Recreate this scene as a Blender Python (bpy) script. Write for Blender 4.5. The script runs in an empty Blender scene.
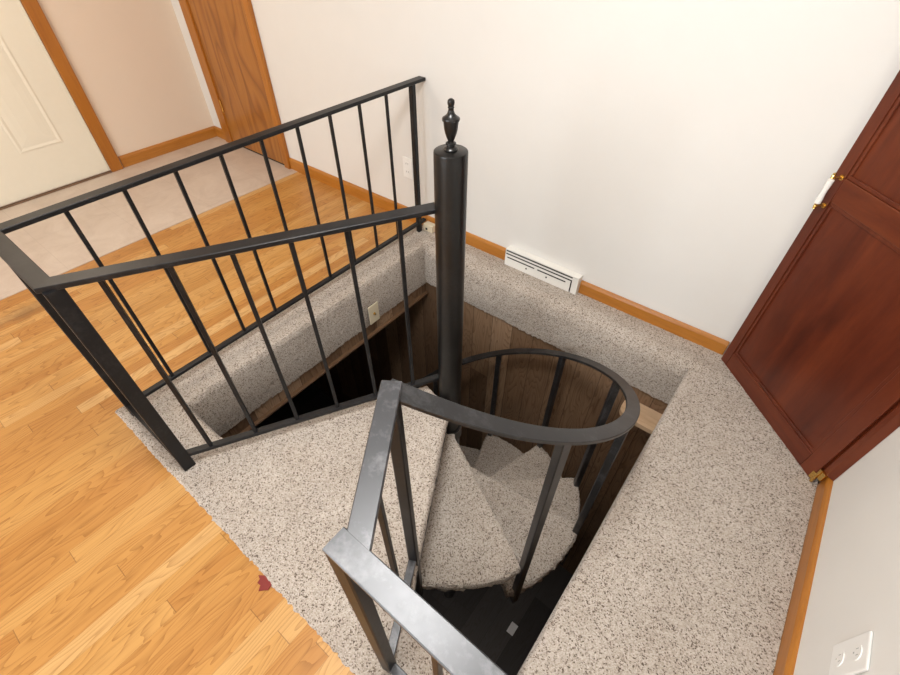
import bpy, bmesh, math, random
import numpy as np
from mathutils import Vector, Matrix
random.seed(7); rng = np.random.default_rng(7)
S = bpy.context.scene
COL = S.collection
PI = math.pi

# ------------------------------------------------------------------ materials
def srgb(r, g, b):
    f = lambda c: (c/255/12.92) if c/255 <= .04045 else ((c/255+.055)/1.055)**2.4
    return (f(r), f(g), f(b), 1)

class NT:
    """small node-tree helper"""
    def __init__(s, name):
        s.m = bpy.data.materials.new(name); s.m.use_nodes = True
        s.t = s.m.node_tree; s.n = s.t.nodes
        s.b = s.n['Principled BSDF']
    def node(s, typ, ins=None, **kw):
        n = s.n.new(typ)
        for k, v in kw.items(): setattr(n, k, v)
        for k, v in (ins or {}).items(): s.put(n.inputs[k], v)
        return n
    def put(s, sock, v):
        if isinstance(v, bpy.types.NodeSocket): s.t.links.new(v, sock)
        else: sock.default_value = v
    def math(s, op, a, b=0.0, c=None):
        n = s.n.new('ShaderNodeMath'); n.operation = op
        s.put(n.inputs[0], a); s.put(n.inputs[1], b)
        if c is not None: s.put(n.inputs[2], c)
        return n.outputs[0]
    def pos(s):
        return s.node('ShaderNodeNewGeometry').outputs['Position']
    def sep(s, v):
        n = s.node('ShaderNodeSeparateXYZ', {0: v}); return n.outputs
    def comb(s, x, y, z):
        n = s.node('ShaderNodeCombineXYZ', {0: x, 1: y, 2: z}); return n.outputs[0]
    def noise(s, vec, scale, detail=3, rough=.55, dist=0.0, out='Fac'):
        n = s.node('ShaderNodeTexNoise', {'Vector': vec, 'Scale': scale, 'Detail': detail, 'Roughness': rough, 'Distortion': dist})
        return n.outputs[out]
    def white(s, vec, dim='3D'):
        n = s.node('ShaderNodeTexWhiteNoise', {'Vector': vec}, noise_dimensions=dim); return n.outputs
    def ramp(s, fac, stops, interp='LINEAR'):
        n = s.node('ShaderNodeValToRGB', {0: fac}); e = n.color_ramp; e.interpolation = interp
        while len(e.elements) < len(stops): e.elements.new(.5)
        for el, (p, c) in zip(e.elements, stops):
            el.position = p; el.color = c if len(c) == 4 else (*c, 1)
        return n.outputs[0]
    def mix(s, fac, a, b, mode='MIX'):
        n = s.node('ShaderNodeMix', data_type='RGBA', blend_type=mode)
        s.put(n.inputs[0], fac); s.put(n.inputs[6], a); s.put(n.inputs[7], b)
        return n.outputs[2]
    def bump(s, h, strength=.3, dist=.002):
        n = s.node('ShaderNodeBump', {'Height': h, 'Strength': strength, 'Distance': dist}); s.put(s.b.inputs['Normal'], n.outputs[0])
    def set(s, **kw):
        for k, v in kw.items(): s.put(s.b.inputs[k.replace('_', ' ')], v)
        return s.m

def m_plain(name, col, rough=.5, metal=0.0, spec=.5, coat=0.0):
    t = NT(name)
    v = t.noise(t.pos(), 35, 3)
    c = t.mix(t.math('MULTIPLY', v, .18), col, tuple(x*.8 for x in col[:3])+(1,))
    t.set(Base_Color=c, Roughness=rough, Metallic=metal, Coat_Weight=coat)
    t.b.inputs['Specular IOR Level'].default_value = spec
    return t.m

def m_paint(name, col, scale=6):
    t = NT(name); p = t.pos()
    v = t.noise(p, scale, 4, .6)
    c = t.mix(v, tuple(x*.96 for x in col[:3])+(1,), col)
    t.set(Base_Color=c, Roughness=.55); t.b.inputs['Specular IOR Level'].default_value = .25
    t.bump(t.noise(p, 260, 2), .12, .001)
    return t.m

def m_carpet(name, k=1.0):
    t = NT(name); p = t.pos()
    w = t.noise(p, 1.0, 2, out='Color')
    vor = t.node('ShaderNodeTexVoronoi', {'Vector': p, 'Scale': 270.0, 'Randomness': 1.0})
    ran = t.sep(vor.outputs['Color'])[0]
    clump = t.noise(p, 120, 2, .6)
    mixv = t.math('ADD', t.math('MULTIPLY', ran, .70), t.math('MULTIPLY', clump, .42))
    c = t.ramp(mixv, [(.19, (.10*k, .074*k, .055*k)), (.27, (.20*k, .16*k, .13*k)), (.36, (.385*k, .335*k, .285*k)),
                      (.60, (.465*k, .41*k, .355*k)), (.85, (.535*k, .48*k, .425*k)), (1, (.60*k, .545*k, .49*k))])
    big = t.noise(p, 5, 4, .65)
    c = t.mix(t.math('MULTIPLY', t.ramp(big, [(.42, (0, 0, 0)), (.7, (1, 1, 1))]), .42), c, t.mix(1.0, c, (.74, .70, .66, 1), 'MULTIPLY'), 'MIX')
    t.set(Base_Color=c, Roughness=.95); t.b.inputs['Specular IOR Level'].default_value = .1
    t.b.inputs['Sheen Weight'].default_value = .15
    h = t.math('ADD', vor.outputs['Distance'], t.math('MULTIPLY', t.noise(p, 140, 3, .7), .9))
    t.bump(h, .38, .005)
    return t.m

def m_planks(name, stops, wid=.057, length=1.0, axis='Y', gap=.018, rough=.32, grain=1.0, spec=.4, dark=(.12, .05, .015, 1), gmul=.68, stain=None):
    t = NT(name); p = t.pos(); x, y, z = t.sep(p)
    if axis == 'X': x, y = y, x
    if axis == 'Z': x, y, z = t.math('ADD', x, y), z, t.math('ADD', 0.0, 0.0)
    u = t.math('DIVIDE', x, wid); row = t.math('FLOOR', u); fx = t.math('FRACT', u)
    off = t.white(t.comb(row, 3.7, 0.0))[0]
    v = t.math('ADD', t.math('DIVIDE', y, length), t.math('MULTIPLY', off, 7.3)); idx = t.math('FLOOR', v); fy = t.math('FRACT', v)
    rnd = t.white(t.comb(row, idx, 1.3))[0]; rnd2 = t.white(t.comb(row, idx, 9.1))[0]
    base = t.ramp(rnd, stops)
    gx = t.math('ADD', x, t.math('MULTIPLY', rnd, 13.0)); gy = t.math('ADD', y, t.math('MULTIPLY', rnd2, 17.0))
    # fine pores and cathedral figure
    fine = t.noise(t.comb(t.math('MULTIPLY', gx, 170.0), t.math('MULTIPLY', gy, 5.0), rnd), 1.0, 3, .65)
    warp = t.noise(t.comb(t.math('MULTIPLY', gx, 9.0), t.math('MULTIPLY', gy, 1.5), rnd2), 1.0, 2, .5)
    rings = t.math('FRACT', t.math('MULTIPLY', t.math('ADD', warp, t.math('MULTIPLY', gx, .9)), 19.0))
    rings = t.math('POWER', rings, 3.2)
    g1 = t.math('MULTIPLY', rings, t.math('MULTIPLY', fine, 1.15*grain))
    c = t.mix(t.math('MULTIPLY', g1, .85), base, t.mix(1.0, base, (gmul, gmul*.82, gmul*.62, 1), 'MULTIPLY'))
    c = t.mix(t.math('MULTIPLY', t.ramp(fine, [(.5, (0, 0, 0)), (.72, (1, 1, 1))]), .35*grain), c, t.mix(1.0, c, (.72, .62, .5, 1), 'MULTIPLY'))
    blot = t.noise(p, 2.2, 3, .6)
    c = t.mix(t.math('MULTIPLY', blot, .35), c, t.mix(1.0, c, (.8, .74, .66, 1), 'MULTIPLY'))
    if stain:
        px_, py_, r_ = stain
        dx_ = t.math('DIVIDE', t.math('SUBTRACT', x, px_), r_*.55); dy_ = t.math('DIVIDE', t.math('SUBTRACT', y, py_), r_)
        dd_ = t.math('SQRT', t.math('ADD', t.math('MULTIPLY', dx_, dx_), t.math('MULTIPLY', dy_, dy_)))
        ms = t.ramp(t.math('ADD', dd_, t.math('MULTIPLY', t.noise(p, 14, 4, .7), .9)), [(.55, (1, 1, 1)), (1, (0, 0, 0))])
        c = t.mix(t.math('MULTIPLY', ms, .62), c, (.17, .085, .03, 1))
    e1 = t.math('LESS_THAN', fx, gap); e2 = t.math('LESS_THAN', fy, .0022/length*1.0)
    edge = t.math('MAXIMUM', e1, e2)
    c = t.mix(t.math('MULTIPLY', edge, .6), c, dark)
    t.set(Base_Color=c, Roughness=t.math('ADD', rough, t.math('MULTIPLY', fine, .15)))
    t.b.inputs['Specular IOR Level'].default_value = spec
    t.bump(t.math('SUBTRACT', t.math('MULTIPLY', fine, .15), edge), .25, .0012)
    return t.m

def m_wood(name, c1, c2, c3, axis=(1, 1, 1), rough=.35, scale=1.0, coat=.1):
    """straight grained board; axis stretches the figure (small = along the grain)"""
    t = NT(name); p = t.pos(); x, y, z = t.sep(p)
    v = t.comb(t.math('MULTIPLY', x, axis[0]), t.math('MULTIPLY', y, axis[1]), t.math('MULTIPLY', z, axis[2]))
    n1 = t.noise(v, 8*scale, 4, .6, .6); n2 = t.noise(v, 60*scale, 3, .7)
    c = t.ramp(n1, [(.3, c1), (.5, c2), (.72, c3)])
    c = t.mix(t.math('MULTIPLY', t.ramp(n2, [(.45, (0, 0, 0)), (.75, (1, 1, 1))]), .4), c, t.mix(1.0, c, (.6, .52, .45, 1), 'MULTIPLY'))
    t.set(Base_Color=c, Roughness=rough, Coat_Weight=coat, Coat_Roughness=.25)
    t.bump(n2, .08, .001)
    return t.m

def m_metal(name, base=(.018, .018, .019, 1), wear=.25, rough=.34, spec=.65, metal=.25):
    t = NT(name); p = t.pos()
    n = t.noise(p, 9, 5, .7); n2 = t.noise(p, 70, 4, .7)
    w = t.ramp(t.math('ADD', t.math('MULTIPLY', n, .7), t.math('MULTIPLY', n2, .4)), [(.55, (0, 0, 0)), (.85, (1, 1, 1))])
    c = t.mix(t.math('MULTIPLY', w, wear), base, (.20, .20, .21, 1))
    t.set(Base_Color=c, Metallic=metal, Roughness=t.math('ADD', rough, t.math('MULTIPLY', n2, .12)))
    t.b.inputs['Specular IOR Level'].default_value = spec
    t.bump(n2, .05, .0008)
    return t.m

def m_emit(name, col, strength):
    t = NT(name); t.set(Base_Color=(.9, .9, .88, 1), Emission_Color=col, Emission_Strength=strength); return t.m

M = {}
M['wall'] = m_paint('warm white wall paint', (.755, .742, .712, 1))
M['wall_l'] = m_paint('wall paint tinted by hallway light', (.78, .655, .53, 1))  # peach tint puts the warm hallway light into the wall colour
M['ceiling'] = m_paint('ceiling paint', (.82, .81, .79, 1))
M['oakfloor'] = m_planks('honey oak strip floor', [(0, (.47, .215, .052)), (.3, (.53, .262, .07)), (.6, (.56, .295, .085)), (.88, (.60, .335, .11)), (1, (.63, .38, .15))], .057, 1.7, 'Y', .012, grain=1.3, gmul=.56, stain=(-2.86, .03, .30))
M['vinyl'] = None
t = NT('pinkish beige sheet vinyl'); p = t.pos()
n = t.noise(p, 5, 5, .7, .8); n2 = t.noise(p, 30, 3, .6)
c = t.ramp(n, [(.3, (.50, .41, .34)), (.5, (.57, .48, .405)), (.7, (.63, .545, .465))])
c = t.mix(t.math('MULTIPLY', n2, .25), c, (.55, .45, .37, 1))
x, y, z = t.sep(p)
sx = t.math('LESS_THAN', t.math('FRACT', t.math('DIVIDE', t.math('ADD', y, .13), .46)), .008)
sy = t.math('LESS_THAN', t.math('FRACT', t.math('DIVIDE', t.math('ADD', x, .36), .46)), .008)
c = t.mix(t.math('MULTIPLY', t.math('MAXIMUM', sx, sy), .28), c, (.36, .28, .22, 1))
M['vinyl'] = t.set(Base_Color=c, Roughness=.4)
M['carpet'] = m_carpet('speckled beige carpet')
M['trim_x'] = m_wood('orange oak trim along the wall', (.36, .128, .014, 1), (.43, .165, .021, 1), (.49, .20, .032, 1), (.12, 1, 1.6))
M['trim_y'] = m_wood('orange oak trim along the side', (.36, .128, .014, 1), (.43, .165, .021, 1), (.49, .20, .032, 1), (1, .12, 1.6))
M['trim_z'] = m_wood('orange oak upright trim', (.33, .108, .010, 1), (.39, .137, .014, 1), (.44, .165, .022, 1), (1, 1, .1))
M['metal'] = m_metal('worn black painted steel', (.008, .008, .009, 1), .12, .36, .36, .1)
M['metal_mid'] = m_metal('handrail steel worn by hands', (.018, .018, .019, 1), .4, .32, .6, .2)
M['metal_worn'] = m_metal('black steel rubbed grey', (.04, .041, .045, 1), .8, .31, .62, .25)
M['pole'] = m_metal('satin black pole', (.008, .0075, .007, 1), .06, .24, .45, .1)
M['mahog'] = m_wood('red mahogany', (.055, .009, .0035, 1), (.098, .017, .0055, 1), (.155, .031, .009, 1), (1, 1, .16), .38, .9, .06)
M['mahog_h'] = m_wood('red mahogany rail', (.07, .011, .004, 1), (.115, .021, .006, 1), (.165, .036, .009, 1), (.25, .25, 1.6), .38, .9, .06)
M['brass'] = m_plain('polished brass', (.75, .50, .16, 1), .22, 1.0)
M['porcelain'] = m_plain('white porcelain', (.86, .85, .82, 1), .12, 0, .6, .4)
M['white'] = m_plain('white enamel', (.82, .81, .77, 1), .35)
M['plastic'] = m_plain('white plastic', (.84, .84, .82, 1), .3)
M['slotgrey'] = m_plain('shaded slot', (.42, .42, .40, 1), .6)
M['cream'] = m_plain('cream plastic', (.68, .60, .44, 1), .4)
M['doorwhite'] = m_plain('off white door enamel', (.82, .77, .64, 1), .4)
M['dark'] = m_plain('dark gap', (.012, .011, .010, 1), .8)
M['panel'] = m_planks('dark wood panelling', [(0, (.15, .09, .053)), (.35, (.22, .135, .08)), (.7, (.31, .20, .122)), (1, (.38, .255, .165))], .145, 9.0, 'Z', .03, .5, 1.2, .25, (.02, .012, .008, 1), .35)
M['panel_trim'] = m_wood('brown panel moulding', (.10, .052, .026, 1), (.15, .082, .042, 1), (.19, .105, .056, 1), (1, .15, 1), .5)
M['palewood'] = m_wood('pale pine', (.50, .33, .20, 1), (.58, .40, .25, 1), (.64, .46, .30, 1), (.15, 1, 1), .5)
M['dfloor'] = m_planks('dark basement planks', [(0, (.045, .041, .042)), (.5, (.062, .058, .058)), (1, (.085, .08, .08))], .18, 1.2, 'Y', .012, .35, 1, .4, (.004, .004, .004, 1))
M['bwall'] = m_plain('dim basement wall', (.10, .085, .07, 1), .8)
M['red'] = m_plain('red plastic', (.20, .018, .012, 1), .6)
M['paper'] = m_plain('white paper', (.85, .85, .86, 1), .8)
t = NT('figured orange veneer door'); p = t.pos(); x, y, z = t.sep(p)
wv = t.noise(t.comb(t.math('MULTIPLY', x, 3.2), 0.0, t.math('MULTIPLY', z, .55)), 1.6, 2, .5, 1.2)
fr = t.math('FRACT', t.math('MULTIPLY', wv, 4.6))
fi = t.noise(t.comb(t.math('MULTIPLY', x, 140.0), 0.0, t.math('MULTIPLY', z, 4.0)), 1.0, 3, .6)
c = t.ramp(fr, [(0, (.24, .08, .012)), (.25, (.36, .14, .022)), (.6, (.41, .165, .028)), (.9, (.31, .108, .016)), (1, (.24, .08, .012))])
c = t.mix(t.math('MULTIPLY', fi, .3), c, (.22, .075, .018, 1))
M['veneer'] = t.set(Base_Color=c, Roughness=.35, Coat_Weight=.15)
t = NT('window glass'); M['glass'] = t.set(Base_Color=(1, 1, 1, 1), Roughness=.02, Transmission_Weight=1.0, IOR=1.01)

# ------------------------------------------------------------------ object helpers
def obj(name, bm, mat, parent=None, loc=None, smooth=False):
    """link a bmesh (in world coordinates) as one mesh object"""
    me = bpy.data.meshes.new(name)
    o = bpy.data.objects.new(name, me); COL.objects.link(o)
    if parent is not None:
        pl = Vector((0, 0, 0)); q = parent
        while q is not None: pl += q.location; q = q.parent
        bmesh.ops.translate(bm, verts=bm.verts, vec=-pl); o.parent = parent
    elif loc is not None:
        bmesh.ops.translate(bm, verts=bm.verts, vec=-Vector(loc)); o.location = loc
    bmesh.ops.recalc_face_normals(bm, faces=bm.faces)
    if smooth:
        for f in bm.faces: f.smooth = True
    bm.to_mesh(me); bm.free()
    for m in (mat if isinstance(mat, (list, tuple)) else [mat]): me.materials.append(m)
    if smooth:
        try: me.set_sharp_from_angle(angle=math.radians(38))
        except Exception: pass
    return o

def tag(o, label=None, cat=None, group=None, kind=None):
    if label: o['label'] = label
    if cat: o['category'] = cat
    if group: o['group'] = group
    if kind: o['kind'] = kind
    return o

def thing(name, label, cat, loc, group=None):
    o = bpy.data.objects.new(name, None); COL.objects.link(o); o.location = loc; o.empty_display_size = .1
    return tag(o, label, cat, group)

def struct(name, bm, mat, parent=None):
    o = obj(name, bm, mat, parent)
    if parent is None: o['kind'] = 'structure'
    return o

def BM(): return bmesh.new()

def add_box(bm, a, b, bev=0.0, mi=0):
    a, b = [min(i, j) for i, j in zip(a, b)], [max(i, j) for i, j in zip(a, b)]
    r = bmesh.ops.create_cube(bm, size=1)
    vs = r['verts']
    for v in vs:
        v.co = Vector([(a[i]+b[i])/2 + v.co[i]*(b[i]-a[i]) for i in range(3)])
    fs = {f for v in vs for f in v.link_faces}
    for f in fs: f.material_index = mi
    if bev > 0:
        es = list({e for f in fs for e in f.edges})
        rr = bmesh.ops.bevel(bm, geom=es, offset=bev, segments=2, affect='EDGES', profile=.5)
        for f in rr['faces']: f.material_index = mi
    return bm

def box(a, b, bev=0.0): return add_box(BM(), a, b, bev)

def sect(w, t, c=.0015):
    """chamfered rectangle: w across, t up, centred on u and hanging from v=0 down"""
    h = w/2
    return [(-h+c, 0), (h-c, 0), (h, -c), (h, -t+c), (h-c, -t), (-h+c, -t), (-h, -t+c), (-h, -c)]

def sweep(bm, pts, sec, up=(0, 0, 1), mi=0):
    """sweep a section along a polyline with mitred corners"""
    pts = [Vector(p) for p in pts]; up = Vector(up); n = len(pts); rings = []
    for i, p in enumerate(pts):
        ta = (pts[i]-pts[i-1]).normalized() if i else (pts[1]-pts[0]).normalized()
        tb = (pts[i+1]-pts[i]).normalized() if i < n-1 else ta
        tt = (ta+tb).normalized()
        s = tt.cross(up).normalized()
        sa = ta.cross(up).normalized(); k = 1/max(.35, s.dot(sa))
        vv = s.cross(tt).normalized()
        rings.append([bm.verts.new(p + s*(u*k) + vv*v) for u, v in sec])
    m = len(sec)
    for a, b in zip(rings, rings[1:]):
        for j in range(m):
            f = bm.faces.new((a[j], a[(j+1) % m], b[(j+1) % m], b[j])); f.material_index = mi
    for r in (rings[0][::-1], rings[-1]):
        f = bm.faces.new(r); f.material_index = mi
    return bm

def upright(bm, x, y, z0, z1, w, d=None, ang=0.0):
    """vertical square bar, chamfered"""
    d = d or w
    sec = [(u, v + d/2) for u, v in sect(w, d, min(w, d)*.1)]
    return sweep(bm, [(x, y, z0), (x, y, z1)], sec, (math.cos(ang), math.sin(ang), 0))

def lathe(bm, prof, c, seg=32, mi=0):
    rings = []
    for r, z in prof:
        rings.append([bm.verts.new((c[0]+r*math.cos(2*PI*k/seg), c[1]+r*math.sin(2*PI*k/seg), c[2]+z)) for k in range(seg)])
    for a, b in zip(rings, rings[1:]):
        for k in range(seg):
            f = bm.faces.new((a[k], a[(k+1) % seg], b[(k+1) % seg], b[k])); f.material_index = mi
    bm.faces.new(rings[0][::-1]).material_index = mi; bm.faces.new(rings[-1]).material_index = mi
    return bm

def tube(bm, pts, r, seg=10, mi=0):
    sec = [(r*math.cos(2*PI*k/seg), r*math.sin(2*PI*k/seg)) for k in range(seg)]
    d = (Vector(pts[-1])-Vector(pts[0])).normalized()
    up = (0, 0, 1) if abs(d.z) < .8 else (1, 0, 0)
    return sweep(bm, pts, sec, up, mi)

def prism(bm, poly, z0, z1, mi=0):
    a = [bm.verts.new((x, y, z0)) for x, y in poly]; b = [bm.verts.new((x, y, z1)) for x, y in poly]
    n = len(poly)
    bm.faces.new(a[::-1]).material_index = mi; bm.faces.new(b).material_index = mi
    for i in range(n): bm.faces.new((a[i], a[(i+1) % n], b[(i+1) % n], b[i])).material_index = mi
    return bm

def resample(poly, step):
    out = []
    n = len(poly)
    for i in range(n):
        a, b = np.array(poly[i]), np.array(poly[(i+1) % n]); k = max(1, int(np.hypot(*(b-a))/step))
        for j in range(k): out.append(tuple(a+(b-a)*j/k))
    return out

def pad(bm, poly, ztop, thick, r, jitter=.0015, step=.012, wob=None):
    """carpet-wrapped slab: rounded rim, soft wobbling outline, closed underneath"""
    pts = np.array(resample(poly, step)); n = len(pts)
    tn = np.roll(pts, -1, 0)-np.roll(pts, 1, 0); tn /= np.maximum(1e-9, np.hypot(tn[:, 0], tn[:, 1]))[:, None]
    area = np.sum(pts[:, 0]*np.roll(pts[:, 1], -1)-np.roll(pts[:, 0], -1)*pts[:, 1])
    nr = np.stack([tn[:, 1], -tn[:, 0]], 1)*(1 if area > 0 else -1)
    rings = []
    prof = [(-.019, 0)]+[(-r+r*math.sin(a), -r+r*math.cos(a)) for a in np.linspace(0, PI/2, 6)]+[(0, -thick*.55), (0, -thick+.008), (-.010, -thick)]
    for o, z in prof:
        ring = []
        for i in range(n):
            j = rng.normal(0, jitter, 3) if o > -.0185 else (0, 0, 0)
            q = pts[i]+nr[i]*(o+j[0])
            ring.append(bm.verts.new((q[0], q[1], ztop+z+j[1])))
        rings.append(ring)
    for a, b in zip(rings, rings[1:]):
        for i in range(n): bm.faces.new((a[i], b[i], b[(i+1) % n], a[(i+1) % n]))
    for ring in (rings[0], rings[-1]):
        f = bm.faces.new(ring); bmesh.ops.triangulate(bm, faces=[f])
    return bm

# ------------------------------------------------------------------ layout (metres; camera stands over x=0, y=0)
YB, XR, XL, YF, ZC = 1.99, .583, -4.205, -3.3, 2.44     # back, right, left, front walls and ceiling
HX0, HX1, HY0, HY1 = -1.62, .0, .24, 1.80               # stair opening
ZB = -2.82                                              # basement floor
P = np.array([-.7915, 1.009])                              # centre pole
CT = .012                                               # carpet height

# ------------------------------------------------------------------ shell
bm = BM()
add_box(bm, (-3.07, YF, -.02), (-1.80, YB, 0)); add_box(bm, (-1.80, YF, -.02), (XR, .10, 0))
struct('floor', bm, M['oakfloor'])
struct('floor_entry', box((XL, YF, -.02), (-3.072, YB, .003)), M['vinyl'])
bm = BM()
add_box(bm, (XL, YF, -.28), (HX0-.045, YB+.1, -.021)); add_box(bm, (HX1+.05, YF, -.28), (XR, YB+.1, -.021))
add_box(bm, (HX0-.045, YF, -.28), (HX1+.05, HY0-.05, -.021)); add_box(bm, (HX0-.045, HY1+.07, -.28), (HX1+.05, YB+.1, -.021))
struct('floor_joists', bm, M['bwall'])
struct('ceiling', box((XL-.1, YF-.1, ZC), (XR+.1, YB+.1, ZC+.06)), M['ceiling'])
struct('wall_back', box((XL-.1, YB, -.02), (XR+.1, YB+.1, ZC)), M['wall'])
struct('wall_right', box((XR, YF-.1, -.28), (XR+.1, YB, ZC)), M['wall'])
struct('wall_left', box((XL-.1, YF-.1, -.28), (XL, YB, ZC)), M['wall_l'])
WX0, WX1, WZ0, WZ1 = -2.6, -.2, .75, 2.15
bm = BM()
add_box(bm, (XL, YF-.1, -.02), (WX0, YF, ZC)); add_box(bm, (WX1, YF-.1, -.02), (XR, YF, ZC))
add_box(bm, (WX0, YF-.1, -.02), (WX1, YF, WZ0)); add_box(bm, (WX0, YF-.1, WZ1), (WX1, YF, ZC))
struct('wall_front', bm, M['wall'])
w1 = bpy.data.objects.new('window_1', None); COL.objects.link(w1); w1.location = (WX0, YF, WZ0); w1['kind'] = 'structure'
bm = BM()
for a, b in (((WX0, WZ0), (WX0+.05, WZ1)), ((WX1-.05, WZ0), (WX1, WZ1)), ((WX0, WZ0), (WX1, WZ0+.05)), ((WX0, WZ1-.05), (WX1, WZ1)), (((WX0+WX1)/2-.03, WZ0), ((WX0+WX1)/2+.03, WZ1))):
    add_box(bm, (a[0], YF-.07, a[1]), (b[0], YF-.02, b[1]))
obj('window_frame', bm, M['white'], w1)
obj('window_pane', box((WX0+.04, YF-.05, WZ0+.04), (WX1-.04, YF-.045, WZ1-.04)), M['glass'], w1)

def skirting(name, a, b, nrm, h=.088, th=.015, mat='trim_x'):
    """baseboard from a to b on the wall, sticking out along nrm, with an eased top"""
    bm = BM(); a, b, nr = Vector((*a, 0)), Vector((*b, 0)), Vector((*nrm, 0))
    pr = [(0, 0), (th, 0), (th, h-.016), (th*.72, h-.006), (th*.4, h), (0, h)]
    r1 = [bm.verts.new(a+nr*u+Vector((0, 0, v))) for u, v in pr]; r2 = [bm.verts.new(b+nr*u+Vector((0, 0, v))) for u, v in pr]
    n = len(pr)
    for i in range(n): bm.faces.new((r1[i], r1[(i+1) % n], r2[(i+1) % n], r2[i]))
    bm.faces.new(r1[::-1]); bm.faces.new(r2)
    return struct(name, bm, M[mat])
DX0, DX1 = -4.03, -3.15                                  # brown door with its casing
skirting('baseboard_back', (DX1+.002, YB), (-1.122, YB), (0, -1))
skirting('baseboard_back.001', (-.658, YB), (.098, YB), (0, -1))
skirting('baseboard_corner', (XL, YB), (DX0-.002, YB), (0, -1))
skirting('baseboard_right', (XR, YF), (XR, 1.505), (-1, 0), mat='trim_y')
skirting('baseboard_left', (XL, 1.165), (XL, YB-.016), (1, 0), mat='trim_y')

# ------------------------------------------------------------------ doors
d = bpy.data.objects.new('door_1', None); COL.objects.link(d); d.location = (DX0, YB, 0); d['kind'] = 'structure'
obj('door_leaf', box((DX0+.10, YB-.016, .018), (DX1-.055, YB-.001, 2.03)), M['veneer'], d)
for x0, x1 in ((DX0, DX0+.105), (DX1-.06, DX1)):
    bm = box((x0, YB-.03, .0), (x1, YB-.001, 2.10), .004); obj('door_casing', bm, M['trim_z'], d)
obj('door_head', box((DX0, YB-.03, 2.10), (DX1, YB-.001, 2.17), .004), M['trim_x'], d)
obj('door_gap', box((DX0+.105, YB-.012, .0035), (DX1-.06, YB-.001, .0175)), M['dark'], d)
obj('door_hinge', tube(BM(), [(DX0+.115, YB-.022, .27), (DX0+.115, YB-.022, .36)], .007), M['brass'], d)
d = bpy.data.objects.new('door_2', None); COL.objects.link(d); d.location = (XL, .2, 0); d['kind'] = 'structure'
DY0, DY1 = .16, 1.072
bm = box((XL+.001, DY0, .02), (XL+.012, DY1-.012, 2.03))
obj('door_leaf', bm, M['doorwhite'], d)
def raised(y0, y1, z0, z1):
    """moulded panel: sloping frame down, then a raised field"""
    bm = BM(); X = XL+.012
    loops = [(0, .0), (.012, .0035), (.028, -.0), (.055, .002), (.09, .0035)]
    prev = None
    for ins, out in loops:
        r = [bm.verts.new((X+out+.0005, y, z)) for y, z in ((y0+ins, z0+ins), (y1-ins, z0+ins), (y1-ins, z1-ins), (y0+ins, z1-ins))]
        if prev:
            for i in range(4): bm.faces.new((prev[i], prev[(i+1) % 4], r[(i+1) % 4], r[i]))
        prev = r
    bm.faces.new(prev)
    return bm
for y0, y1 in ((.22, .48), (.615, .885)):
    for z0, z1 in ((.29, .95), (1.09, 1.88)): obj('raised_panel', raised(y0, y1, z0, z1), M['doorwhite'], d)
obj('door_casing', box((XL+.001, DY1, 0), (XL+.028, DY1+.085, 2.10), .005), M['trim_z'], d)
obj('door_casing', box((XL+.001, DY0-.09, 0), (XL+.028, DY0-.004, 2.10), .005), M['trim_z'], d)
obj('weather_strip', box((XL+.001, DY1-.0105, .02), (XL+.016, DY1-.004, 2.03)), M['doorwhite'], d)
obj('threshold', box((XL+.001, DY0-.003, .0035), (XL+.030, DY1-.001, .012), .003), M['panel_trim'], d)

# ------------------------------------------------------------------ fitted carpet round the stair opening
def hole_dist(x, y):
    """distance to the free rims of the opening (the landing closes the rest)"""
    def sg(ax, ay, bx, by):
        vx, vy = bx-ax, by-ay; t = np.clip(((x-ax)*vx+(y-ay)*vy)/(vx*vx+vy*vy), 0, 1)
        return np.hypot(x-ax-t*vx, y-ay-t*vy)
    return np.minimum.reduce([sg(HX0, HY0, HX0, HY1), sg(HX0, HY1, HX1, HY1), sg(HX1, HY1, HX1, HY0), sg(-.33, HY0, HX1, HY0), sg(HX0, HY0, -1.37, HY0)])
CX0, CX1, CY0, CY1 = -1.835, XR-.016, .031, YB-.002
def lines(a, h0, h1, b, step=.0095):
    g = lambda p, q: list(np.linspace(p, q, max(2, int(abs(q-p)/step)))[:-1])
    return np.array(g(a, h0)+g(h0, h1)+g(h1, b)+[b])
xs, ys = lines(CX0, HX0, HX1, CX1), lines(CY0, HY0, HY1, CY1)
ih0, ih1 = int(np.argmin(abs(xs-HX0))), int(np.argmin(abs(xs-HX1))); jh0, jh1 = int(np.argmin(abs(ys-HY0))), int(np.argmin(abs(ys-HY1)))
gx, gy = np.meshgrid(xs, ys, indexing='ij')
dist = hole_dist(gx, gy)
def soft(x, y):
    return (np.sin(x*9+1.3*np.sin(y*7))*np.cos(y*11+x*3)*.5+np.sin(x*23-y*17)*.25)
Rr = np.where(gy > HY1-.001, .075, .020)
dd = np.minimum(dist, Rr)
gz = CT-(Rr-np.sqrt(np.maximum(0, Rr**2-(Rr-dd)**2)))*1.0
gz = np.where(gy > HY1, gz+.0065*soft(gx*1.3, gy*3.4)*np.clip((dist-.0)/.04, 0, 1)*np.clip((YB-.03-gy)/.05, 0, 1), gz+.0012*soft(gx, gy))
gz = gz+rng.normal(0, .0009, gz.shape)
jx = rng.normal(0, .0018, gx.shape); jy = rng.normal(0, .0018, gx.shape)
edge = np.zeros(gx.shape, bool); edge[0, :] = edge[:, 0] = True
jx = np.where(edge, rng.normal(0, .0022, gx.shape), jx); jy = np.where(edge, rng.normal(0, .0022, gx.shape), jy)
out2 = np.minimum(gx-CX0, gy-CY0)
gz = np.where(out2 < .0005, .0015, gz)
jx[-1, :] = 0; jy[:, -1] = 0; jx[ih0, jh0:jh1+1] = jx[ih1, jh0:jh1+1] = 0; jy[ih0:ih1+1, jh0] = jy[ih0:ih1+1, jh1] = 0
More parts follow.
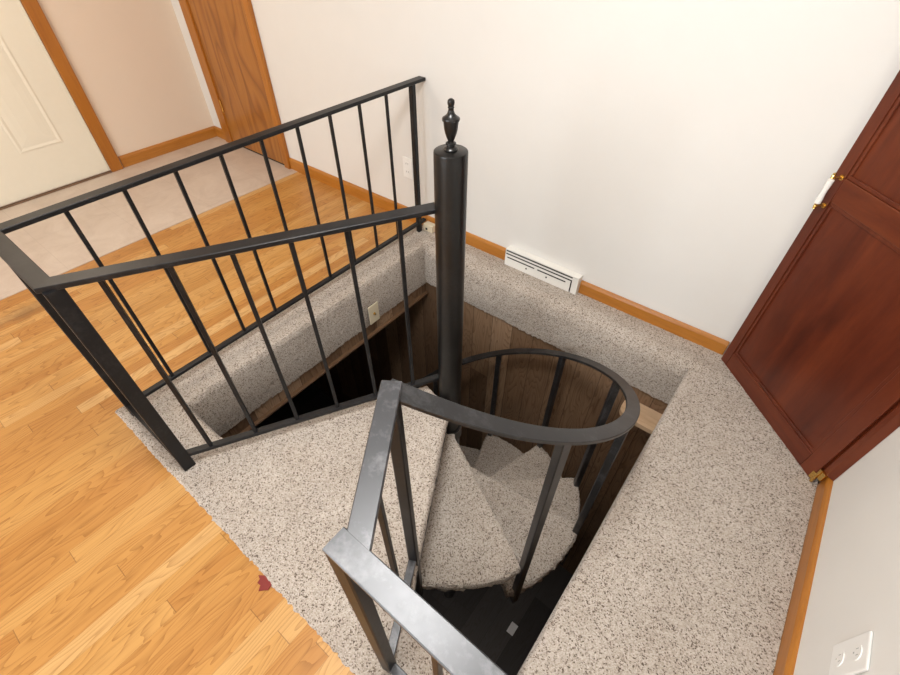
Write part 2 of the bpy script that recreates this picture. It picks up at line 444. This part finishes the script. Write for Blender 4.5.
bm = BM(); V = {}
def gv(i, j):
    if (i, j) not in V: V[i, j] = bm.verts.new((gx[i, j]+jx[i, j], gy[i, j]+jy[i, j], gz[i, j]))
    return V[i, j]
for i in range(len(xs)-1):
    for j in range(len(ys)-1):
        if ih0 <= i < ih1 and jh0 <= j < jh1: continue
        bm.faces.new((gv(i, j), gv(i+1, j), gv(i+1, j+1), gv(i, j+1)))
zs = np.linspace(0, 1, 28)[1:]
def drop(seq, out):
    prev = [V[k] for k in seq]
    tops = [v.co.copy() for v in prev]
    for s, z in enumerate(zs):
        cur = []
        for v in tops:
            bot = (-.272 if out[1] < 0 else -.283)+.003*math.sin(v.x*17+v.y*21)
            bulge = .012*math.sin(PI*z)*(.6+.4*math.sin(v.x*8+v.y*6))
            q = v+Vector((0, 0, (bot-v.z)*z))+Vector((*out, 0))*(bulge+rng.normal(0, .0012))
            if s == len(zs)-1: q.z += rng.normal(0, .0025)
            cur.append(bm.verts.new(q))
        for a, b, c, d2 in zip(prev, prev[1:], cur[1:], cur): bm.faces.new((a, b, c, d2))
        prev = cur
drop([(ih0, j) for j in range(jh0, jh1+1)], (1, 0)); drop([(i, jh1) for i in range(ih0, ih1+1)], (0, -1))
drop([(ih1, j) for j in range(jh0, jh1+1)], (-.2, 0))
drop([(i, jh0) for i in range(ih0, ih1+1) if xs[i] > -.36], (0, .3)); drop([(i, jh0) for i in range(ih0, ih1+1) if xs[i] < -1.30], (0, .3))
carpet = tag(obj('carpet', bm, M['carpet'], None, (CX0, CY0, 0), True), 'beige speckled carpet on the floor around the stair opening and down its rim', 'carpet')

# ------------------------------------------------------------------ basement
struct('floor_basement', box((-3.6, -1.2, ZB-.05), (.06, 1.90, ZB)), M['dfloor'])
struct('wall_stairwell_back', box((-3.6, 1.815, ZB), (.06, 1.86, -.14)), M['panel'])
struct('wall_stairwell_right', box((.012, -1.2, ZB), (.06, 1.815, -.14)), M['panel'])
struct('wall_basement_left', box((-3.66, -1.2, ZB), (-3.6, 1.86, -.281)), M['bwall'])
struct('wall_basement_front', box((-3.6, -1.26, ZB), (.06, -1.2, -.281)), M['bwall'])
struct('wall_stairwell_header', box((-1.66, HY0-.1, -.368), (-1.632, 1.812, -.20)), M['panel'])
struct('trim_stairwell', box((-1.665, HY0-.1, -.378), (-1.610, 1.812, -.366), .002), M['panel_trim'])
bm = BM()
prism(bm, [(.010, 1.812), (.010, 1.68), (-.14, 1.68)]+[(-.14+.055*math.cos(a), 1.735+.055*math.sin(a)) for a in np.linspace(-PI/2-.1, -PI, 7)]+[(-.195, 1.812)], -.405, -.375)
tag(obj('corner_shelf', bm, M['palewood'], None, (0, 1.81, -.405)), 'pale wooden shelf end low in the far corner of the stairwell', 'shelf')
tag(obj('paper_tag', box((-.235, 1.075, ZB+.0005), (-.175, 1.165, ZB+.002)), M['paper'], None, (-.205, 1.12, ZB)), 'small white paper tag lying on the dark basement floor', 'tag')

# ------------------------------------------------------------------ spiral staircase
st = thing('spiral_staircase', 'black steel spiral staircase with carpeted wedge treads around a thick centre pole', 'staircase', (P[0], P[1], ZB))
PR, ZP = .0495, 1.07
obj('centre_pole', lathe(BM(), [(PR-.002, ZB), (PR, ZB+.004), (PR, ZP-.006), (PR-.001, ZP-.002), (PR-.004, ZP)], (*P, 0), 48), M['pole'], st, smooth=True)
fin = [(.020, 0), (.021, .004), (.0185, .008), (.012, .011), (.0115, .015), (.0150, .018), (.0145, .021), (.0085, .024), (.0088, .028), (.0125, .036), (.0160, .046), (.0188, .058), (.0203, .070), (.0210, .079),
       (.0238, .080), (.0246, .0835), (.0235, .087), (.017, .091), (.011, .097), (.0080, .104), (.0074, .110), (.0090, .113), (.0074, .116), (.0092, .121), (.0098, .126), (.0086, .131), (.004, .1345)]
obj('finial', lathe(BM(), fin, (*P, ZP), 32), M['pole'], st, smooth=True)
pol = lambda r, deg: (P[0]+r*math.cos(math.radians(deg)), P[1]+r*math.sin(math.radians(deg)))
RISE, STEP, NT_ = .27, 33.0, 9
TZ = lambda k: -.25-RISE*(k-1)
def nose(k): return {1: -28.5, 2: 6.5}.get(k, -60.0+STEP*k)
# landing: the top platform, level with the carpet
dirx, diry = (-1.341-P[0], .098-P[1]); ll = math.hypot(dirx, diry); dirx /= ll; diry /= ll
def ray_y(y): s = (y-P[1])/diry; return (P[0]+dirx*s, y)
lp = [pol(.105, -155), (-1.345, HY0-.012), (-.372, HY0-.012), (-.378, .300), pol(.76, -60.0), pol(.105, -53)]
ld = obj('landing_platform', prism(BM(), lp[:1]+[(-1.33, HY0+.003), (-.378, HY0+.003)]+lp[3:], -.062, -.040), M['metal'], st)
obj('landing_cover', pad(BM(), lp, CT+.0008, .058, .018), M['carpet'], ld, smooth=True)
for k in range(1, NT_+1):
    a1 = nose(k); a0 = a1-STEP-5.5; z = TZ(k); ro = .728
    poly = [pol(.062, a0-14), pol(.085, a0-2)]+[pol(ro*(1 if 0 < s < 1 else .985), a0+(a1-a0)*s) for s in np.linspace(0, 1, 7)]+[pol(.085, a1-5), pol(.062, a1-2)]
    inn = [pol(.05, a0+16)]+[pol(ro-.03, a0+1+(a1-a0-2)*s) for s in np.linspace(0, 1, 7)]+[pol(.05, a1-10)]
    tr = obj('tread', prism(BM(), inn, z-.074, z-.052), M['metal'], st)
    obj('tread_cover', pad(BM(), poly, z, .055, .017, .0022), M['carpet'], tr, smooth=True)
    obj('tread_collar', lathe(BM(), [(PR+.001, z-.078), (PR+.009, z-.078), (PR+.009, z-.01), (PR+.001, z-.01)], (*P, 0), 24), M['pole'], tr, smooth=True)
# handrail: helix parallel to the treads
RH, HZ, SL = .713, .92, .0082
def hz(deg): return HZ-SL*(deg+62)-.03*math.exp(-(deg+62)/9)
hp = [(*pol(RH, a), hz(a)) for a in np.arange(-61.6, 262, 3.0)]
obj('handrail', sweep(BM(), hp, sect(.046, .013, .0018)), M['metal_mid'], st, smooth=True)
for k in range(1, NT_):
    a = {1: -28.2, 2: 3.6, 3: 35.5, 4: 70.5}.get(k, nose(k)-2); x, y = pol(RH, a)
    obj('baluster', upright(BM(), x, y, TZ(k+1)-.13, hz(a)-.012, .030, .030, math.radians(a)), M['metal_mid'], st)

# ------------------------------------------------------------------ guard rail round the opening
gr = thing('guard_railing', 'black steel guard railing from the white wall round to the stair pole', 'railing', (-1.341, .107, 0))
ZT = .89; FX, FY = -1.750, .082
C2, pa = (-1.362, FY), (-.842, .990)
top = [(FX, YB-.004, ZT), (FX, FY, ZT), (C2[0], C2[1], ZT), (pa[0]+.008, pa[1]+.015, ZT)]
obj('top_rail', sweep(BM(), top, sect(.046, .016, .002)), M['metal'], gr)
ZR = .08
bt = [(FX, YB-.03, ZR), (FX, FY, ZR), (C2[0], C2[1], ZR), (pa[0]+.008, pa[1]+.015, ZR)]
obj('bottom_rail', sweep(BM(), bt, sect(.026, .018, .002)), M['metal'], gr)
rx, ry = pa[0]-C2[0], pa[1]-C2[1]; rl = math.hypot(rx, ry); rx /= rl; ry /= rl
a2 = math.atan2(ry, rx)
for x, y, an, w, dp in ((FX, 1.905, 0, .028, .028), (FX, FY, 0, .030, .030), (-1.338, .090, 0, .044, .022)):
    obj('post', upright(BM(), x, y, .0128, ZT-.014, w, dp, an), M['metal'], gr)
for k in range(9):
    obj('baluster', upright(BM(), FX, .274+.18*k, ZR-.004, ZT-.014, .0135), M['metal'], gr)
for y in (.185, .328, .467, .607, .747, .890):
    x = C2[0]+(y-C2[1])*rx/ry
    obj('baluster', upright(BM(), x, y, ZR-.004, ZT-.014, .0135, .0135, a2), M['metal'], gr)

# ------------------------------------------------------------------ short rail beside the stair head
lr = thing('stairhead_railing', 'worn black rail with a rubbed grey top at the head of the spiral stair', 'railing', (-.30, .112, 0))
A, B, E = (-.450, .392), (-.303, .112), (.520, .112)
bm = sweep(BM(), [(-.313, B[1], ZT+.001), (*E, ZT+.001)], sect(.044, .013, .002))
sweep(bm, [(-.458, .394, ZT+.0006), (-.266, .112, ZT+.0006)], sect(.043, .012, .002))
obj('top_rail', bm, M['metal_worn'], lr)
ux, uy = (B[0]-A[0]), (B[1]-A[1]); ul = math.hypot(ux, uy); ux /= ul; uy /= ul
AF = (-.436, .368); BF = (-.300, .108)
ang = math.atan2(uy, ux)
obj('post', upright(BM(), *AF, -.34, ZT-.012, .030, .030, ang), M['metal'], lr)
obj('post', upright(BM(), *BF, .0135, ZT-.012, .032, .032, .2), M['metal'], lr)
obj('post', upright(BM(), .30, .112, .0135, ZT-.012, .030), M['metal'], lr)
ZR = .05
obj('bottom_rail', sweep(BM(), [(AF[0]+ux*.016, AF[1]+uy*.016, ZR), (BF[0]-ux*.016, BF[1]-uy*.016, ZR)], sect(.026, .014, .002)), M['metal_worn'], lr)
obj('bottom_rail', sweep(BM(), [(BF[0]+.016, BF[1], ZR), (.284, .112, ZR)], sect(.026, .014, .002)), M['metal_worn'], lr)
obj('baluster', upright(BM(), -.350, .229, ZR-.004, ZT-.012, .0135, .0135, ang), M['metal'], lr)
for x in (-.112, .03, .165): obj('baluster', upright(BM(), x, .112, ZR-.004, ZT-.012, .0135), M['metal'], lr)

# ------------------------------------------------------------------ mahogany corner cabinet
D1, D2 = Vector((.099, 1.942, 0)), Vector((.539, 1.509, 0))
tt = (D2-D1).normalized(); nn = Vector((-tt.y, tt.x, 0)); nn = nn if nn.y < 0 else -nn       # towards the room
LW = .617
def cb(bm, s0, s1, z0, z1, d0, d1, bev=0.0, mi=0):
    """box in cabinet-front coordinates: s along the front, d out of it"""
    k = BM(); add_box(k, (s0, d0, z0), (s1, d1, z1), bev, mi)
    for v in k.verts: s, dd_, z = v.co; v.co = D1+tt*s+nn*dd_+Vector((0, 0, z))
    me = bpy.data.meshes.new('tmp'); k.to_mesh(me); k.free(); bm.from_mesh(me); bpy.data.meshes.remove(me)
    return bm
cab = thing('corner_cabinet', 'tall red mahogany corner cabinet standing on the carpet against the white wall', 'cabinet', (.33, 1.75, 0))
q0 = D1-nn*.024; q1 = q0+tt*.655
car = prism(BM(), [(q0.x+.004, q0.y+.004), (.553, 1.535), (XR-.002, 1.535), (XR-.002, YB-.002), (q0.x+.004, YB-.002)], .0135, 2.0)
obj('carcass', car, M['mahog'], cab)
obj('frame_stile', prism(BM(), [(.548, 1.534), (.550, 1.508), (.560, 1.492), (XR-.001, 1.479), (XR-.001, 1.534)], .0885, 2.0), M['mahog'], cab)
ZD0, ZD1 = .0145, 1.95
dr = obj('door', cb(BM(), .04, LW-.04, ZD0+.03, ZD1-.03, -.019, -.009), M['mahog'], cab)
def frame_part(name, s0, s1, z0, z1, mat):
    obj(name, cb(BM(), s0, s1, z0, z1, -.0215, 0, .0022), mat, dr)
MR0, MR1 = .842, .924
frame_part('stile', 0, .042, ZD0, ZD1, M['mahog']); frame_part('stile', LW-.055, LW, ZD0, ZD1, M['mahog'])
for z0, z1 in ((ZD0, .097), (MR0, MR1), (ZD1-.08, ZD1)): frame_part('rail', .0425, LW-.0555, z0, z1, M['mahog_h'])
def moulding(s0, s1, z0, z1, w=.013):
    bm = BM()
    for a in ((s0, s1, z0, z0+w), (s0, s1, z1-w, z1), (s0, s0+w, z0+w, z1-w), (s1-w, s1, z0+w, z1-w)):
        cb(bm, *a, -.009, -.0035, .002)
    return bm
for z0, z1 in ((.0975, MR0-.0005), (MR1+.0005, ZD1-.0805)): obj('panel_moulding', moulding(.0425, LW-.0555, z0, z1), M['mahog'], dr)
def at(s, z, d): v = D1+tt*s+nn*d; return Vector((v.x, v.y, z))
bm = BM()      # handle: porcelain grip between two brass posts
hs = .025; prof = [(.0060, -.044), (.0100, -.041), (.0098, -.026), (.0078, -.006), (.0078, .006), (.0098, .026), (.0100, .041), (.0060, .044)]
c0 = at(hs, .872, .028); lathe(bm, prof, c0, 16, 0)
for s in (-1, 1):
    lathe(bm, [(.004, 0), (.0065, .002), (.0045, .005), (.0068, .009), (.0045, .013), (.0058, .017), (.002, .020)] if s > 0 else [(.002, -.020), (.0058, -.017), (.0045, -.013), (.0068, -.009), (.0045, -.005), (.0065, -.002), (.004, 0)], c0+Vector((0, 0, s*.0445)), 14, 1)
    zz = .872+s*.050
    tube(bm, [at(hs, zz, .028), at(hs+.003, zz, .014), at(hs+.006, zz, .001)], .0038, 10, 1)
    b1 = tube(bm, [at(hs+.006, zz, .0035), at(hs+.006, zz, .0005)], .009, 14, 1)
h = obj('handle', bm, [M['porcelain'], M['brass']], dr, smooth=True); h['label'] = 'white porcelain pull on brass posts'
bm = BM()
cb(bm, LW-.010, LW+.012, .022, .058, .0005, .0035, .001); cb(bm, LW+.008, LW+.030, .050, .088, -.008, .0045, .001)
tube(bm, [at(LW+.010, .018, .005), at(LW+.010, .096, .005)], .0055, 12)
h = obj('hinge', bm, M['brass'], dr); h['label'] = 'brass hinge'

# ------------------------------------------------------------------ register in the baseboard
VX0, VX1, VY, VH = -1.120, -.660, 1.942, .120
vt = thing('floor_register', 'white metal heating register set into the baseboard on the carpet', 'vent', ((VX0+VX1)/2, YB, CT))
bm = BM()
TH = .0016
add_box(bm, (VX0, VY, .014), (VX1-.042, VY+TH, .064)); add_box(bm, (VX1-.034, VY, .014), (VX1, VY+TH, .0872))
for z0, z1 in ((.073, .087), (.096, .1065), (.1155, VH)): add_box(bm, (VX0, VY, z0), (VX1-(.034 if z0 > .09 else .042), VY+TH, z1))
add_box(bm, (VX0, VY, .0638), (VX0+.014, VY+TH, .0732)); add_box(bm, (VX0+.195, VY, .0638), (VX0+.214, VY+TH, .0732)); add_box(bm, (VX1-.070, VY, .0638), (VX1-.042, VY+TH, .0732))
add_box(bm, (VX0, VY, .0868), (VX0+.004, VY+TH, .1157)); add_box(bm, (VX1-.035, VY, .0868), (VX1, VY+TH, VH))
add_box(bm, (VX0, VY, VH-.003), (VX1, YB-.001, VH), .001)
add_box(bm, (VX0, VY+TH, .014), (VX0+.002, YB-.001, VH-.003)); add_box(bm, (VX1-.002, VY+TH, .014), (VX1, YB-.001, VH-.003))
obj('grille', bm, M['white'], vt)
obj('duct', box((VX0+.003, VY+.006, .014), (VX1-.003, YB-.002, VH-.004)), M['dark'], vt)
for x in (VX0+.145, VX0+.275):
    bm = tube(BM(), [(x, VY-.002, .046), (x, VY+.001, .046)], .005, 12); obj('screw', bm, M['dark'], vt)

# ------------------------------------------------------------------ wall plates
def duplex(bm, c, u, n, sc=1.0):
    """two outlet faces with slots, in plane u x z at c"""
# right wall outlet
ot = thing('wall_outlet', 'white double outlet plate low on the white wall beside the oak baseboard', 'outlet', (XR, .748, .345))
oy0, oy1, oz0, oz1 = .704, .797, .273, .417
obj('plate', box((XR-.007, oy0, oz0), (XR-.0005, oy1, oz1), .004), M['plastic'], ot)
for zc in (.312, .378):
    bm = BM(); cy = (oy0+oy1)/2
    ringpts = [(cy+.0195*math.cos(a)*(1 if abs(math.cos(a)) < .8 else .95), zc+.0175*math.sin(a)) for a in np.linspace(0, 2*PI, 28)[:-1]]
    a = [bm.verts.new((XR-.0070, y, z)) for y, z in ringpts]; b = [bm.verts.new((XR-.0092, y, z)) for y, z in ringpts]
    for i in range(len(a)): bm.faces.new((a[i], a[(i+1) % len(a)], b[(i+1) % len(a)], b[i]))
    bm.faces.new(b)
    f = obj('socket', bm, M['plastic'], ot)
    bm = BM()
    add_box(bm, (XR-.0096, cy-.0085, zc-.001), (XR-.0091, cy-.0068, zc+.008)); add_box(bm, (XR-.0096, cy+.0068, zc-.001), (XR-.0091, cy+.0085, zc+.008))
    add_box(bm, (XR-.0096, cy-.002, zc-.011), (XR-.0091, cy+.002, zc-.007))
    obj('slots', bm, M['slotgrey'], f)
obj('screw', lathe(BM(), [(.003, 0), (.003, .001)], (0, 0, 0), 10), M['plastic'], ot).matrix_local = Matrix.Translation((-.0078, .002, 0)) @ Matrix.Rotation(PI/2, 4, 'Y')
# back wall outlet behind the railing
ot = thing('wall_outlet', 'white outlet plate on the back wall behind the far post of the railing', 'outlet', (-1.89, YB, .36))
obj('plate', box((-1.932, YB-.006, .295), (-1.856, YB-.0005, .425), .003), M['plastic'], ot)
for zc in (.335, .385):
    f = obj('socket', box((-1.911, YB-.0085, zc-.016), (-1.877, YB-.0062, zc+.016), .001), M['plastic'], ot)
    bm = BM(); add_box(bm, (-1.903, YB-.009, zc-.002), (-1.901, YB-.0084, zc+.008)); add_box(bm, (-1.888, YB-.009, zc-.002), (-1.886, YB-.0084, zc+.008))
    obj('slots', bm, M['dark'], f)
# cable plate on the carpeted rim
pl = thing('cable_plate', 'cream cable wall plate on the carpeted rim of the stair opening', 'wall plate', (HX0+.03, 1.308, -.19))
px = HX0+.0215
obj('plate', box((px, 1.268, -.262), (px+.006, 1.346, -.128), .003), M['cream'], pl)
bm = tube(BM(), [(px+.006, 1.307, -.195), (px+.018, 1.307, -.195)], .0055, 12); tube(bm, [(px+.006, 1.307, -.195), (px+.009, 1.307, -.195)], .009, 6)
obj('connector', bm, M['brass'], pl)
# phone jack on the baseboard
jk = thing('phone_jack', 'small cream surface jack on the baseboard behind the railing post', 'jack', (-1.68, YB-.016, .03))
obj('housing', box((-1.735, YB-.062, .014), (-1.662, YB-.016, .062), .004), M['cream'], jk)
obj('jack_port', box((-1.715, YB-.0635, .026), (-1.700, YB-.0618, .040)), M['dark'], jk)
# red scrap at the carpet edge
bm = BM()
pts = [(-.803, .020), (-.770, .045), (-.745, .030), (-.742, .012), (-.752, .004), (-.763, -.008), (-.772, .006), (-.786, .004), (-.790, .016)]
prism(bm, pts, .0005, .004)
tag(obj('plastic_scrap', bm, M['red'], None, (-.775, .01, .0005)), 'small torn scrap of red plastic at the carpet edge on the wood floor', 'scrap')

# ------------------------------------------------------------------ lamps and daylight
def ceiling_lamp(label, x, y, r, strength, col):
    l = thing('ceiling_lamp', label, 'lamp', (x, y, ZC))
    obj('lamp_base', lathe(BM(), [(r+.02, ZC-.03), (r+.02, ZC-.001)], (x, y, 0), 40), M['white'], l, smooth=True)
    obj('lamp_diffuser', lathe(BM(), [(r*.55, ZC-.075), (r*.85, ZC-.060), (r, ZC-.031)], (x, y, 0), 40), m_emit('lit diffuser', col, strength), l, smooth=True)
ceiling_lamp('round white ceiling lamp above the stair opening', -.52, .42, .27, 52, (1, .995, .975, 1))
ceiling_lamp('round white ceiling lamp above the entry', -3.3, .4, .15, 62, (1, .86, .68, 1))
L = bpy.data.lights.new('daylight', 'AREA'); L.shape = 'RECTANGLE'; L.size, L.size_y = WX1-WX0-.1, WZ1-WZ0-.1
L.energy = 85; L.color = (.93, .97, 1.0)
lo = bpy.data.objects.new('daylight', L); COL.objects.link(lo); lo.location = ((WX0+WX1)/2, YF-.005, (WZ0+WZ1)/2); lo.rotation_euler = (PI/2, 0, 0)
rl = thing('basement_fill_lamp', 'added fill lamp out of view under the floor, lighting the basement', 'lamp', (-.45, -.15, -.285))  # added unseen lamp, lifts the otherwise black basement floor
obj('fill_lamp_ring', lathe(BM(), [(.075, -.300), (.095, -.297), (.095, -.2815), (.075, -.2815)], (-.45, -.15, 0), 28), M['white'], rl, smooth=True)
sp = bpy.data.lights.new('basement_fill', 'SPOT'); sp.energy = 60; sp.spot_size = math.radians(100); sp.spot_blend = .8; sp.shadow_soft_size = .06; sp.color = (1, .93, .85)
so = bpy.data.objects.new('basement_fill', sp); COL.objects.link(so); so.location = (-.45, -.15, -.31)
W = bpy.data.worlds.new('World'); S.world = W; W.use_nodes = True
W.node_tree.nodes['Background'].inputs[0].default_value = (.75, .87, 1, 1); W.node_tree.nodes['Background'].inputs[1].default_value = 1.0

# ------------------------------------------------------------------ camera
f_px = 457.72
pitch, yaw, roll = (math.radians(v) for v in (44.713, 38.123, .229))
fh = Vector((-math.sin(yaw), math.cos(yaw), 0)); rt = Vector((math.cos(yaw), math.sin(yaw), 0)); up = Vector((0, 0, 1))
Fw = fh*math.cos(pitch)-up*math.sin(pitch); Uw = fh*math.sin(pitch)+up*math.cos(pitch)
Rr_ = rt*math.cos(roll)+Uw*math.sin(roll); Ur = -rt*math.sin(roll)+Uw*math.cos(roll)
cam = bpy.data.cameras.new('camera'); co = bpy.data.objects.new('camera', cam); COL.objects.link(co)
mat = Matrix((Rr_, Ur, -Fw)).transposed().to_4x4(); mat.translation = (0, 0, 1.6); co.matrix_world = mat
cam.sensor_width = 36; cam.lens = f_px/900*36; cam.clip_start = .02
S.camera = co
S.view_settings.view_transform = 'Standard'; S.view_settings.look = 'None'; S.view_settings.gamma = 1
S.view_settings.use_curve_mapping = False; S.view_settings.exposure = 0.10
S.cycles.max_bounces = 8; S.cycles.diffuse_bounces = 5; S.cycles.glossy_bounces = 4
S.cycles.use_denoising = True
S.cycles.sample_clamp_indirect = 6
